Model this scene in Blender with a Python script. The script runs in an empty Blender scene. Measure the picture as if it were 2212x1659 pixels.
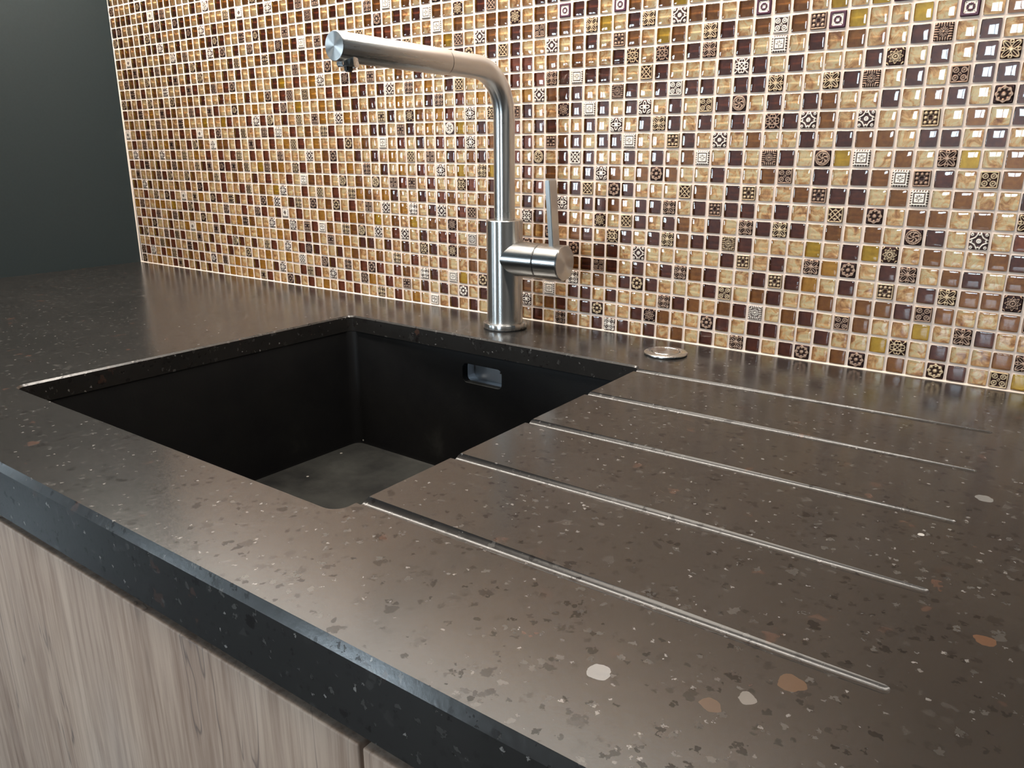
import bpy, bmesh, math, random
import numpy as np
from mathutils import Vector, Matrix

# ---------------------------------------------------------------- set-up
P = 0.017            # pitch of the mosaic
Z0 = 0.90            # top of the worktop
sc = bpy.context.scene
COL = sc.collection

# camera
cam_d = bpy.data.cameras.new('camera')
cam_d.sensor_width = 36.0
cam_d.sensor_fit = 'HORIZONTAL'
cam_d.lens = 36.0 * 1676.56 / 2212.0
cam_d.clip_start = 0.02
cam = bpy.data.objects.new('camera', cam_d)
COL.objects.link(cam)
RM = Matrix(((0.80690233, 0.59068036, -0.0023127),
             (-0.16959476, 0.23542279, 0.95698157),
             (0.56581468, -0.77179843, 0.29013949)))
cam.matrix_world = Matrix.Translation((1.43479, -0.78208, 1.10469)) @ RM.transposed().to_4x4()
sc.camera = cam

# view
sc.view_settings.view_transform = 'Standard'
sc.view_settings.look = 'None'
sc.view_settings.gamma = 1.0
sc.view_settings.use_curve_mapping = False
sc.view_settings.exposure = 0.0
sc.cycles.use_denoising = True
sc.cycles.max_bounces = 8
sc.cycles.transparent_max_bounces = 12
sc.cycles.caustics_reflective = True
sc.cycles.sample_clamp_indirect = 6.0

# world: daylight outside the windows
w = bpy.data.worlds.new('sky')
sc.world = w
w.use_nodes = True
bg = w.node_tree.nodes['Background']
bg.inputs['Color'].default_value = (0.74, 0.89, 1.0, 1)
bg.inputs['Strength'].default_value = 28.0


def area(name, loc, rot, sx, sy, power, color, portal=False, spread=180):
    d = bpy.data.lights.new(name, 'AREA')
    d.shape = 'RECTANGLE'; d.size = sx; d.size_y = sy
    d.energy = power; d.color = color
    d.spread = math.radians(spread)
    if portal:
        d.cycles.is_portal = True
    o = bpy.data.objects.new(name, d)
    COL.objects.link(o)
    o.location = loc; o.rotation_euler = rot
    return o


# room extents
RX0, RX1, RY0, RZ1 = -3.4, 3.2, -3.4, 2.6
# windows in the wall opposite the mosaic: x0, x1, z0, z1
WINS = [(0.82, 1.55, 1.14, 1.80), (-1.38, -0.72, 0.68, 1.48), (-3.00, -2.50, 0.80, 1.45)]
for (a, b, c, d) in WINS:
    area('window_daylight', ((a + b) / 2, RY0 - 0.06, (c + d) / 2), (math.radians(90), 0, 0), b - a, d - c, 1.0, (1, 1, 1), portal=True)
area('left_window_daylight', (RX0 - 0.06, -1.95, 1.25), (math.radians(90), 0, math.radians(-90)), 0.5, 0.7, 1.0, (1, 1, 1), portal=True)
# under-cupboard strip and ceiling lamp
area('cupboard_strip_light', (0.60, -0.17, 1.60), (math.radians(6), 0, 0), 1.3, 0.03, 15.0, (1.0, 0.91, 0.81))
area('ceiling_lamp_light', (0.7, -1.1, 2.55), (0, 0, 0), 0.9, 0.9, 28.0, (1.0, 0.90, 0.78))


# ---------------------------------------------------------------- helpers
def finish(o, smooth):
    if smooth:
        for p in o.data.polygons:
            p.use_smooth = True


def link(name, me, mats, parent=None, smooth=False, loc=(0, 0, 0)):
    o = bpy.data.objects.new(name, me)
    COL.objects.link(o)
    if not isinstance(mats, (list, tuple)):
        mats = [mats]
    for m in mats:
        me.materials.append(m)
    o.location = loc
    if parent is not None:
        o.parent = parent
    finish(o, smooth)
    return o


def from_bm(name, bm, mats, parent=None, smooth=False, loc=(0, 0, 0), auto=None):
    bmesh.ops.recalc_face_normals(bm, faces=bm.faces[:])
    me = bpy.data.meshes.new(name)
    bm.to_mesh(me); bm.free()
    o = link(name, me, mats, parent, smooth, loc)
    if auto:
        me.set_sharp_from_angle(angle=math.radians(auto))
    return o


def box(bm, x0, x1, y0, y1, z0, z1):
    v = [bm.verts.new(p) for p in ((x0, y0, z0), (x1, y0, z0), (x1, y1, z0), (x0, y1, z0),
                                   (x0, y0, z1), (x1, y0, z1), (x1, y1, z1), (x0, y1, z1))]
    for f in ((3, 2, 1, 0), (4, 5, 6, 7), (0, 1, 5, 4), (1, 2, 6, 5), (2, 3, 7, 6), (3, 0, 4, 7)):
        bm.faces.new([v[i] for i in f])


def box_obj(name, ext, mat, parent=None, bevel=0.0, seg=2, off=(0, 0, 0)):
    bm = bmesh.new()
    e = [ext[0] - off[0], ext[1] - off[0], ext[2] - off[1], ext[3] - off[1], ext[4] - off[2], ext[5] - off[2]]
    box(bm, *e)
    if bevel:
        bmesh.ops.bevel(bm, geom=bm.edges[:], offset=bevel, segments=seg, affect='EDGES', profile=0.5)
    return from_bm(name, bm, mat, parent, smooth=bool(bevel), auto=40 if bevel else None)


def lathe(bm, prof, axis=Vector((0, 0, 1)), origin=Vector((0, 0, 0)), n=64):
    """prof: list of (radius, height along axis)"""
    axis = Vector(axis).normalized()
    t = Vector((1, 0, 0)) if abs(axis.x) < 0.9 else Vector((0, 1, 0))
    a = axis.cross(t).normalized(); b = axis.cross(a)
    rings = []
    for r, h in prof:
        c = Vector(origin) + axis * h
        if r < 1e-6:
            rings.append([bm.verts.new(c)])
        else:
            rings.append([bm.verts.new(c + (a * math.cos(2 * math.pi * i / n) + b * math.sin(2 * math.pi * i / n)) * r) for i in range(n)])
    uv = bm.loops.layers.uv.verify()
    acc = [0.0]
    for (ra, ha), (rb, hb) in zip(prof, prof[1:]):
        acc.append(acc[-1] + math.hypot(ra - rb, ha - hb) * 10)
    for s, (A, B) in enumerate(zip(rings, rings[1:])):
        for i in range(n):
            j = (i + 1) % n
            q = []
            if len(A) == 1 and len(B) == 1:
                continue
            if len(A) == 1:
                q = [A[0], B[i], B[j]]
            elif len(B) == 1:
                q = [A[i], A[j], B[0]]
            else:
                q = [A[i], A[j], B[j], B[i]]
            f = bm.faces.new(q)
            for lp in f.loops:
                low = lp.vert in A
                hi_j = lp.vert in (A[j % len(A)], B[j % len(B)])
                lp[uv].uv = (acc[s] if low else acc[s + 1], (i + (1 if hi_j else 0)) / n)


def tube(bm, pts, r, n=48, caps=True):
    pts = [Vector(p) for p in pts]
    up = None
    rings = []
    for i, p in enumerate(pts):
        if i == 0:
            d = pts[1] - pts[0]
        elif i == len(pts) - 1:
            d = pts[-1] - pts[-2]
        else:
            d = (pts[i + 1] - pts[i]).normalized() + (pts[i] - pts[i - 1]).normalized()
        d.normalize()
        if up is None:
            up = d.cross(Vector((1, 0, 0)))
            if up.length < 0.1:
                up = d.cross(Vector((0, 1, 0)))
            up.normalize()
        else:
            up = (up - d * up.dot(d)).normalized()
        s = d.cross(up)
        rr = r[i] if isinstance(r, (list, tuple)) else r
        rings.append([bm.verts.new(p + (up * math.cos(2 * math.pi * k / n) + s * math.sin(2 * math.pi * k / n)) * rr) for k in range(n)])
    uv = bm.loops.layers.uv.verify()
    acc = [0.0]
    for pa, pb in zip(pts, pts[1:]):
        acc.append(acc[-1] + (pb - pa).length * 10)
    for s, (A, B) in enumerate(zip(rings, rings[1:])):
        for k in range(n):
            j = (k + 1) % n
            f = bm.faces.new([A[k], A[j], B[j], B[k]])
            for lp, q in zip(f.loops, ((0, 0), (0, 1), (1, 1), (1, 0))):
                lp[uv].uv = (acc[s + q[0]], (k + q[1]) / n)
    if caps:
        bm.faces.new(rings[0]); bm.faces.new(list(reversed(rings[-1])))


def root(name, label, cat, loc, group=None):
    o = bpy.data.objects.new(name, None)
    o.empty_display_size = 0.05
    COL.objects.link(o)
    o.location = loc
    o['label'] = label; o['category'] = cat
    if group:
        o['group'] = group
    return o


def structure(o, label=None):
    o['kind'] = 'structure'
    if label:
        o['label'] = label
    return o


def rrect(x0, x1, y0, y1, r, n=6):
    out = []
    for cx, cy, a0 in ((x1 - r, y1 - r, 0), (x0 + r, y1 - r, 90), (x0 + r, y0 + r, 180), (x1 - r, y0 + r, 270)):
        for i in range(n + 1):
            a = math.radians(a0 + 90 * i / n)
            out.append((cx + r * math.cos(a), cy + r * math.sin(a)))
    return out


def loft(bm, loops, close_first=True, close_last=True):
    R = [[bm.verts.new(p) for p in L] for L in loops]
    n = len(R[0])
    for A, B in zip(R, R[1:]):
        for i in range(n):
            j = (i + 1) % n
            bm.faces.new([A[i], A[j], B[j], B[i]])
    if close_first:
        bm.faces.new(list(reversed(R[0])))
    if close_last:
        bm.faces.new(R[-1])


# ---------------------------------------------------------------- materials
def mat(name):
    m = bpy.data.materials.new(name)
    m.use_nodes = True
    nt = m.node_tree
    return m, nt, nt.nodes['Principled BSDF']


def N(nt, typ, **kw):
    n = nt.nodes.new(typ)
    for k, v in kw.items():
        if k == 'inp':
            for a, b in v.items():
                n.inputs[a].default_value = b
        else:
            setattr(n, k, v)
    return n


def ramp(nt, src, stops, interp='LINEAR'):
    n = nt.nodes.new('ShaderNodeValToRGB')
    n.color_ramp.interpolation = interp
    el = n.color_ramp.elements
    while len(el) > 1:
        el.remove(el[-1])
    el[0].position = stops[0][0]; el[0].color = tuple(stops[0][1]) + (1,)
    for p, c in stops[1:]:
        e = el.new(p); e.color = tuple(c) + (1,)
    nt.links.new(src, n.inputs[0])
    return n.outputs[0]


def mapping(nt, scale=(1, 1, 1), rot=(0, 0, 0), loc=(0, 0, 0), coord='Object'):
    tc = N(nt, 'ShaderNodeTexCoord')
    mp = N(nt, 'ShaderNodeMapping')
    mp.inputs['Scale'].default_value = scale
    mp.inputs['Rotation'].default_value = rot
    mp.inputs['Location'].default_value = loc
    nt.links.new(tc.outputs[coord], mp.inputs['Vector'])
    return mp.outputs['Vector']


def noise(nt, vec, scale, detail=4, rough=0.5, dist=0.0, out='Fac'):
    n = N(nt, 'ShaderNodeTexNoise')
    n.inputs['Scale'].default_value = scale
    n.inputs['Detail'].default_value = detail
    n.inputs['Roughness'].default_value = rough
    n.inputs['Distortion'].default_value = dist
    nt.links.new(vec, n.inputs['Vector'])
    return n.outputs[out]


def mixc(nt, fac, a, b, mode='MIX'):
    n = N(nt, 'ShaderNodeMix', data_type='RGBA', blend_type=mode)
    if isinstance(fac, (int, float)):
        n.inputs[0].default_value = fac
    else:
        nt.links.new(fac, n.inputs[0])
    for i, x in ((6, a), (7, b)):
        if isinstance(x, (tuple, list)):
            n.inputs[i].default_value = tuple(x)[:3] + (1,)
        else:
            nt.links.new(x, n.inputs[i])
    return n.outputs[2]


def mth(nt, op, a, b=None, c=None, clamp=False):
    n = N(nt, 'ShaderNodeMath', operation=op)
    n.use_clamp = clamp
    for i, x in enumerate((a, b, c)):
        if x is None:
            continue
        if isinstance(x, (int, float)):
            n.inputs[i].default_value = x
        else:
            nt.links.new(x, n.inputs[i])
    return n.outputs[0]


def bump(nt, bs, h, strength, dist):
    b = N(nt, 'ShaderNodeBump')
    b.inputs['Strength'].default_value = strength
    b.inputs['Distance'].default_value = dist
    nt.links.new(h, b.inputs['Height'])
    nt.links.new(b.outputs['Normal'], bs.inputs['Normal'])


def steel(name, base=(0.64, 0.64, 0.63), rough=0.24, stretch=(1, 1, 1), radial=False, aniso=0.0, axis='Z'):
    m, nt, bs = mat(name)
    bs.inputs['Metallic'].default_value = 1.0
    bs.inputs['Base Color'].default_value = base + (1,)
    if radial:
        tg = N(nt, 'ShaderNodeTangent', direction_type='RADIAL', axis=axis)
        nt.links.new(tg.outputs[0], bs.inputs['Tangent'])
        bs.inputs['Anisotropic Rotation'].default_value = 0.25
    elif aniso > 0:
        tg = N(nt, 'ShaderNodeTangent', direction_type='UV_MAP')
        nt.links.new(tg.outputs[0], bs.inputs['Tangent'])
    bs.inputs['Anisotropic'].default_value = aniso
    v = mapping(nt, scale=stretch)
    n = noise(nt, v, 60, 3, 0.6)
    r = N(nt, 'ShaderNodeMapRange')
    r.inputs['To Min'].default_value = rough - 0.05
    r.inputs['To Max'].default_value = rough + 0.07
    nt.links.new(n, r.inputs['Value'])
    nt.links.new(r.outputs[0], bs.inputs['Roughness'])
    return m


def m_stone(name, r0, r1, ior=1.62):
    m, nt, bs = mat(name)
    v = mapping(nt)
    n1 = noise(nt, v, 9, 4, 0.6)
    base = ramp(nt, n1, [(0.3, (0.0150, 0.0138, 0.0128)), (0.7, (0.0220, 0.0200, 0.0184))])
    col = base
    pit = None
    # flakes of several sizes and tints
    def flakes(scale, thr, tint, seed, dens, amt, pits=False):
        nonlocal col, pit
        vv = mapping(nt, loc=(seed, seed * 1.7, 0))
        wob = noise(nt, vv, scale * 1.9, 3, 0.6, 0, 'Color')
        vadd = N(nt, 'ShaderNodeVectorMath', operation='MULTIPLY_ADD')
        nt.links.new(wob, vadd.inputs[0])
        vadd.inputs[1].default_value = (1.5 / scale,) * 3
        nt.links.new(vv, vadd.inputs[2])
        vo = N(nt, 'ShaderNodeTexVoronoi', feature='F1')
        vo.inputs['Scale'].default_value = scale
        nt.links.new(vadd.outputs[0], vo.inputs['Vector'])
        near = mth(nt, 'LESS_THAN', vo.outputs['Distance'], thr)
        sep = N(nt, 'ShaderNodeSeparateColor')
        nt.links.new(vo.outputs['Color'], sep.inputs[0])
        pick = mth(nt, 'LESS_THAN', sep.outputs[0], dens)
        f = mth(nt, 'MULTIPLY', near, pick)
        f = mth(nt, 'MULTIPLY', f, mth(nt, 'MULTIPLY', sep.outputs[1], amt))
        col = mixc(nt, f, col, tint)
        if pits:
            pit = f if pit is None else mth(nt, 'MAXIMUM', pit, f)
    flakes(110, 0.36, (0.012, 0.010, 0.0095), 3.1, 0.22, 1.0, True)
    flakes(230, 0.40, (0.012, 0.010, 0.0095), 12.2, 0.22, 1.0, True)
    flakes(80, 0.30, (0.075, 0.038, 0.026), 7.7, 0.07, 0.8)
    flakes(100, 0.30, (0.060, 0.057, 0.054), 1.3, 0.12, 0.8)
    flakes(190, 0.34, (0.070, 0.067, 0.063), 5.3, 0.16, 0.9)
    flakes(340, 0.32, (0.22, 0.21, 0.20), 9.9, 0.045, 1.0)
    # a few large chips with a place of their own
    wob = noise(nt, v, 90, 3, 0.6, 0, 'Color')
    va = N(nt, 'ShaderNodeVectorMath', operation='MULTIPLY_ADD')
    nt.links.new(wob, va.inputs[0]); va.inputs[1].default_value = (0.006, 0.006, 0.006); nt.links.new(v, va.inputs[2])
    for (px, py, pr_, tint) in ((1.3039, -0.5442, 0.0052, (0.26, 0.26, 0.26)), (1.3694, -0.5048, 0.0055, (0.085, 0.050, 0.030)),
                               (1.3483, -0.5352, 0.0040, (0.075, 0.048, 0.032)), (1.4117, -0.264, 0.0052, (0.16, 0.16, 0.155)),
                               (1.3589, -0.5243, 0.0036, (0.16, 0.15, 0.14)), (1.174, -0.520, 0.0042, (0.014, 0.012, 0.011)),
                               (1.3887, -0.337, 0.0020, (0.45, 0.44, 0.42)), (1.4288, -0.4273, 0.0042, (0.10, 0.05, 0.028))):
        di = N(nt, 'ShaderNodeVectorMath', operation='DISTANCE')
        nt.links.new(va.outputs[0], di.inputs[0]); di.inputs[1].default_value = (px + 0.003, py + 0.003, Z0 + 0.003)
        col = mixc(nt, mth(nt, 'LESS_THAN', di.outputs['Value'], pr_), col, tint)
    nt.links.new(col, bs.inputs['Base Color'])
    n2 = noise(nt, v, 300, 3, 0.6)
    r = N(nt, 'ShaderNodeMapRange')
    r.inputs['To Min'].default_value = r0
    r.inputs['To Max'].default_value = r1
    nt.links.new(n2, r.inputs['Value'])
    nt.links.new(r.outputs[0], bs.inputs['Roughness'])
    bs.inputs['IOR'].default_value = ior
    nt.links.new(mth(nt, 'SUBTRACT', 0.5, mth(nt, 'MULTIPLY', pit, 0.32)), bs.inputs['Specular IOR Level'])
    bump(nt, bs, n2, 0.10, 0.0004)
    return m


def m_wood():
    m, nt, bs = mat('grey_oak')
    v = mapping(nt, scale=(1, 1, 0.10))
    vb = mapping(nt, scale=(1, 1, 0.16))
    big = noise(nt, vb, 9, 3, 0.5, 0.6)
    fine = noise(nt, mapping(nt, scale=(1, 1, 0.045)), 230, 5, 0.65)
    mid = noise(nt, v, 32, 4, 0.6, 0.8)
    c = ramp(nt, big, [(0.28, (0.30, 0.185, 0.130)), (0.45, (0.45, 0.315, 0.235)), (0.6, (0.54, 0.405, 0.32)), (0.75, (0.60, 0.49, 0.42))])
    c = mixc(nt, 0.45, c, ramp(nt, mid, [(0.34, (0.17, 0.105, 0.078)), (0.60, (0.50, 0.39, 0.31))]))
    c = mixc(nt, 0.33, c, ramp(nt, fine, [(0.36, (0.12, 0.08, 0.06)), (0.58, (0.5, 0.41, 0.34))]))
    vk = mapping(nt, scale=(1, 1, 0.07), rot=(0, math.radians(3), 0))
    crack = noise(nt, vk, 26, 3, 0.45, 1.2)
    cm = ramp(nt, crack, [(0.44, (0, 0, 0)), (0.497, (0, 0, 0)), (0.505, (1, 1, 1)), (0.513, (0, 0, 0)), (0.6, (0, 0, 0))])
    gate = ramp(nt, noise(nt, mapping(nt, scale=(1, 1, 0.35), loc=(3, 0, 1)), 11, 2, 0.5), [(0.45, (0, 0, 0)), (0.56, (1, 1, 1))])
    f = N(nt, 'ShaderNodeMix', data_type='RGBA', blend_type='MULTIPLY')
    f.inputs[0].default_value = 1
    nt.links.new(cm, f.inputs[6]); nt.links.new(gate, f.inputs[7])
    bwn = N(nt, 'ShaderNodeRGBToBW'); nt.links.new(f.outputs[2], bwn.inputs[0])
    c = mixc(nt, mth(nt, 'MULTIPLY', bwn.outputs[0], 0.75), c, (0.07, 0.055, 0.055))
    nt.links.new(c, bs.inputs['Base Color'])
    bs.inputs['Roughness'].default_value = 0.55
    bump(nt, bs, fine, 0.15, 0.0006)
    return m


def m_plain(name, c, rough=0.6, metallic=0.0, nscale=40, var=0.12, bs_strength=0.1, spec=None):
    m, nt, bs = mat(name)
    v = mapping(nt)
    n = noise(nt, v, nscale, 4, 0.55)
    lo = tuple(x * (1 - var) for x in c); hi = tuple(min(1, x * (1 + var)) for x in c)
    nt.links.new(ramp(nt, n, [(0.3, lo), (0.7, hi)]), bs.inputs['Base Color'])
    bs.inputs['Roughness'].default_value = rough
    bs.inputs['Metallic'].default_value = metallic
    if spec is not None:
        bs.inputs['Specular IOR Level'].default_value = spec
    bump(nt, bs, n, bs_strength, 0.0008)
    return m


def m_sink():
    m, nt, bs = mat('black_composite')
    v = mapping(nt)
    vo = N(nt, 'ShaderNodeTexVoronoi')
    vo.inputs['Scale'].default_value = 45
    nt.links.new(v, vo.inputs['Vector'])
    s = N(nt, 'ShaderNodeSeparateColor'); nt.links.new(vo.outputs['Color'], s.inputs[0])
    f = mth(nt, 'MULTIPLY', mth(nt, 'LESS_THAN', vo.outputs['Distance'], 0.09), mth(nt, 'LESS_THAN', s.outputs[0], 0.16))
    n = noise(nt, v, 14, 5, 0.65)
    base = ramp(nt, n, [(0.35, (0.004, 0.004, 0.0045)), (0.62, (0.006, 0.006, 0.006)), (0.78, (0.014, 0.014, 0.013))])
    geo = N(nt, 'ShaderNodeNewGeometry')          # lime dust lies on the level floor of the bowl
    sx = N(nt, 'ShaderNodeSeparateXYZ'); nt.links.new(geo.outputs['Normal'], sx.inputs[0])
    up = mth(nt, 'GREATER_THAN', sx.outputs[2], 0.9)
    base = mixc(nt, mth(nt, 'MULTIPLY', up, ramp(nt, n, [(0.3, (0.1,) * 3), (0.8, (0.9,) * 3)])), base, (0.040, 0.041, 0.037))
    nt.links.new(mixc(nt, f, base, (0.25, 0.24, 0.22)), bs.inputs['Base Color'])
    bs.inputs['Roughness'].default_value = 0.5
    bs.inputs['Specular IOR Level'].default_value = 0.12
    bump(nt, bs, noise(nt, v, 500, 2, 0.6), 0.2, 0.0004)
    return m


def m_glass_cover():
    """clear glass body of a mosaic piece: lets light straight through, mirrors the room on its face"""
    m = bpy.data.materials.new('clear_glass_face'); m.use_nodes = True
    nt = m.node_tree
    for n in list(nt.nodes):
        nt.nodes.remove(n)
    out = N(nt, 'ShaderNodeOutputMaterial')
    tr = N(nt, 'ShaderNodeBsdfTransparent'); tr.inputs[0].default_value = (0.97, 0.97, 0.96, 1)
    gl = N(nt, 'ShaderNodeBsdfGlossy'); gl.inputs['Roughness'].default_value = 0.03
    gl.inputs['Color'].default_value = (1, 1, 1, 1)
    v = mapping(nt)
    b = N(nt, 'ShaderNodeBump'); b.inputs['Strength'].default_value = 0.05; b.inputs['Distance'].default_value = 0.0004
    nt.links.new(noise(nt, v, 120, 2, 0.5), b.inputs['Height'])
    nt.links.new(b.outputs[0], gl.inputs['Normal'])
    fr = N(nt, 'ShaderNodeFresnel'); fr.inputs['IOR'].default_value = 1.52
    nt.links.new(b.outputs[0], fr.inputs['Normal'])
    mx = N(nt, 'ShaderNodeMixShader')
    nt.links.new(fr.outputs[0], mx.inputs[0]); nt.links.new(tr.outputs[0], mx.inputs[1]); nt.links.new(gl.outputs[0], mx.inputs[2])
    nt.links.new(mx.outputs[0], out.inputs['Surface'])
    return m


def m_foil(name, stops, wavy=True, rough=0.35, metallic=0.35, scale=150):
    m, nt, bs = mat(name)
    v = mapping(nt)
    n = noise(nt, v, scale, 4, 0.6, 0.7 if wavy else 0.3)
    nt.links.new(ramp(nt, n, stops), bs.inputs['Base Color'])
    bs.inputs['Roughness'].default_value = rough
    bs.inputs['Metallic'].default_value = metallic
    bump(nt, bs, n, 0.5 if wavy else 0.2, 0.0012 if wavy else 0.0004)
    return m


def m_relief(name, lo, hi, metallic=0.7, rough=0.38):
    m, nt, bs = mat(name)
    at = N(nt, 'ShaderNodeAttribute', attribute_name='relief')
    v = mapping(nt)
    n = noise(nt, v, 260, 3, 0.6)
    h = mth(nt, 'ADD', at.outputs['Fac'], mth(nt, 'MULTIPLY', mth(nt, 'SUBTRACT', n, 0.5), 0.35))
    nt.links.new(ramp(nt, h, [(0.25, lo), (0.5, tuple((a + b) / 2.4 for a, b in zip(lo, hi))), (0.8, hi)]), bs.inputs['Base Color'])
    bs.inputs['Metallic'].default_value = metallic
    bs.inputs['Roughness'].default_value = rough
    bump(nt, bs, n, 0.2, 0.0003)
    return m


STEEL = steel('brushed_steel', rough=0.27, stretch=(3, 3, 0.05), aniso=0.85)
STEEL_P = steel('brushed_steel_pipe', rough=0.27, stretch=(0.2, 0.2, 0.2), aniso=0.85)
STEEL_H = steel('brushed_steel_spout', rough=0.27, stretch=(3, 0.05, 3), aniso=0.8)
STEEL_X = steel('brushed_steel_valve', rough=0.27, stretch=(0.05, 3, 3), aniso=0.85)
STEEL_RZ = steel('turned_steel_face', rough=0.26, radial=True, aniso=0.4, axis='Z')
STEEL_RX = steel('turned_steel_face_side', rough=0.30, radial=True, aniso=0.85, axis='X')
STEEL_RY = steel('turned_steel_face_front', rough=0.30, radial=True, aniso=0.85, axis='Y')
CHROME = steel('bright_chrome', base=(0.8, 0.8, 0.8), rough=0.10)
SATIN = steel('satin_metal', base=(0.6, 0.62, 0.66), rough=0.35)
BLACK = m_plain('black_rubber', (0.012, 0.012, 0.012), 0.5)
STONE = m_stone('brown_quartz', 0.16, 0.26)
GROUND = m_stone('ground_quartz', 0.22, 0.30, 1.5)
WOOD = m_wood()
SINK = m_sink()
GROUT = m_plain('pale_beige_grout', (0.74, 0.60, 0.51), 0.9, nscale=90, var=0.06, bs_strength=0.35)
SEAL = m_plain('cream_sealant', (0.66, 0.56, 0.48), 0.55, nscale=60, var=0.04)
DARKWALL = m_plain('anthracite_wall', (0.021, 0.029, 0.031), 0.38, nscale=300, var=0.05, bs_strength=0.05, spec=0.25)
UPPERW = m_plain('white_wall_paint', (0.80, 0.80, 0.78), 0.7, nscale=15, var=0.02)
PLASTER = m_plain('blue_grey_plaster', (0.13, 0.155, 0.17), 0.8, nscale=15, var=0.03)
FLOORM = m_plain('dark_grey_floor', (0.07, 0.075, 0.08), 0.35, nscale=6, var=0.2)
FRAME = m_plain('white_window_frame', (0.75, 0.75, 0.75), 0.4, nscale=20, var=0.02)
CARC = m_plain('dark_carcass', (0.05, 0.04, 0.035), 0.6)
COVER = m_glass_cover()
F_LIGHT = m_foil('champagne_foil', [(0.27, (0.36, 0.13, 0.055)), (0.38, (0.66, 0.31, 0.12)), (0.47, (0.97, 0.56, 0.24)), (0.56, (1.0, 0.79, 0.44)), (0.64, (1.0, 0.65, 0.34)), (0.75, (0.72, 0.38, 0.18))], rough=0.4, metallic=0.15, scale=105)
F_DARK = m_foil('dark_maroon_foil', [(0.3, (0.095, 0.015, 0.005)), (0.7, (0.19, 0.038, 0.010))], wavy=False, metallic=0.1)
F_RED = m_foil('red_brown_foil', [(0.3, (0.22, 0.045, 0.018)), (0.7, (0.36, 0.090, 0.030))], wavy=False, metallic=0.2)
F_BROWN = m_foil('brown_foil', [(0.3, (0.24, 0.075, 0.016)), (0.7, (0.42, 0.15, 0.028))], wavy=False, metallic=0.2)
F_AMBER = m_foil('amber_foil', [(0.3, (0.55, 0.23, 0.030)), (0.7, (0.75, 0.36, 0.06))], wavy=False, metallic=0.25)
F_OLIVE = m_foil('olive_foil', [(0.3, (0.52, 0.27, 0.018)), (0.7, (0.74, 0.42, 0.035))], wavy=False, metallic=0.25)
E_LIGHT = m_plain('cream_glass_edge', (0.80, 0.62, 0.38), 0.35, nscale=200, var=0.2)
E_DARK = m_plain('amber_glass_edge', (0.85, 0.55, 0.12), 0.35, nscale=200, var=0.3)
E_RED = m_plain('red_glass_edge', (0.40, 0.16, 0.06), 0.35, nscale=200, var=0.3)
R_BRONZE = m_relief('bronze_relief', (0.035, 0.012, 0.008), (0.60, 0.42, 0.25))
R_SILVER = m_relief('silver_relief', (0.06, 0.028, 0.025), (0.86, 0.74, 0.62), metallic=0.45)
R_BROWN = m_relief('brown_relief', (0.03, 0.012, 0.010), (0.40, 0.25, 0.17))
R_PURPLE = m_relief('purple_relief', (0.88, 0.76, 0.64), (0.07, 0.018, 0.035), metallic=0.2)

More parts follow.
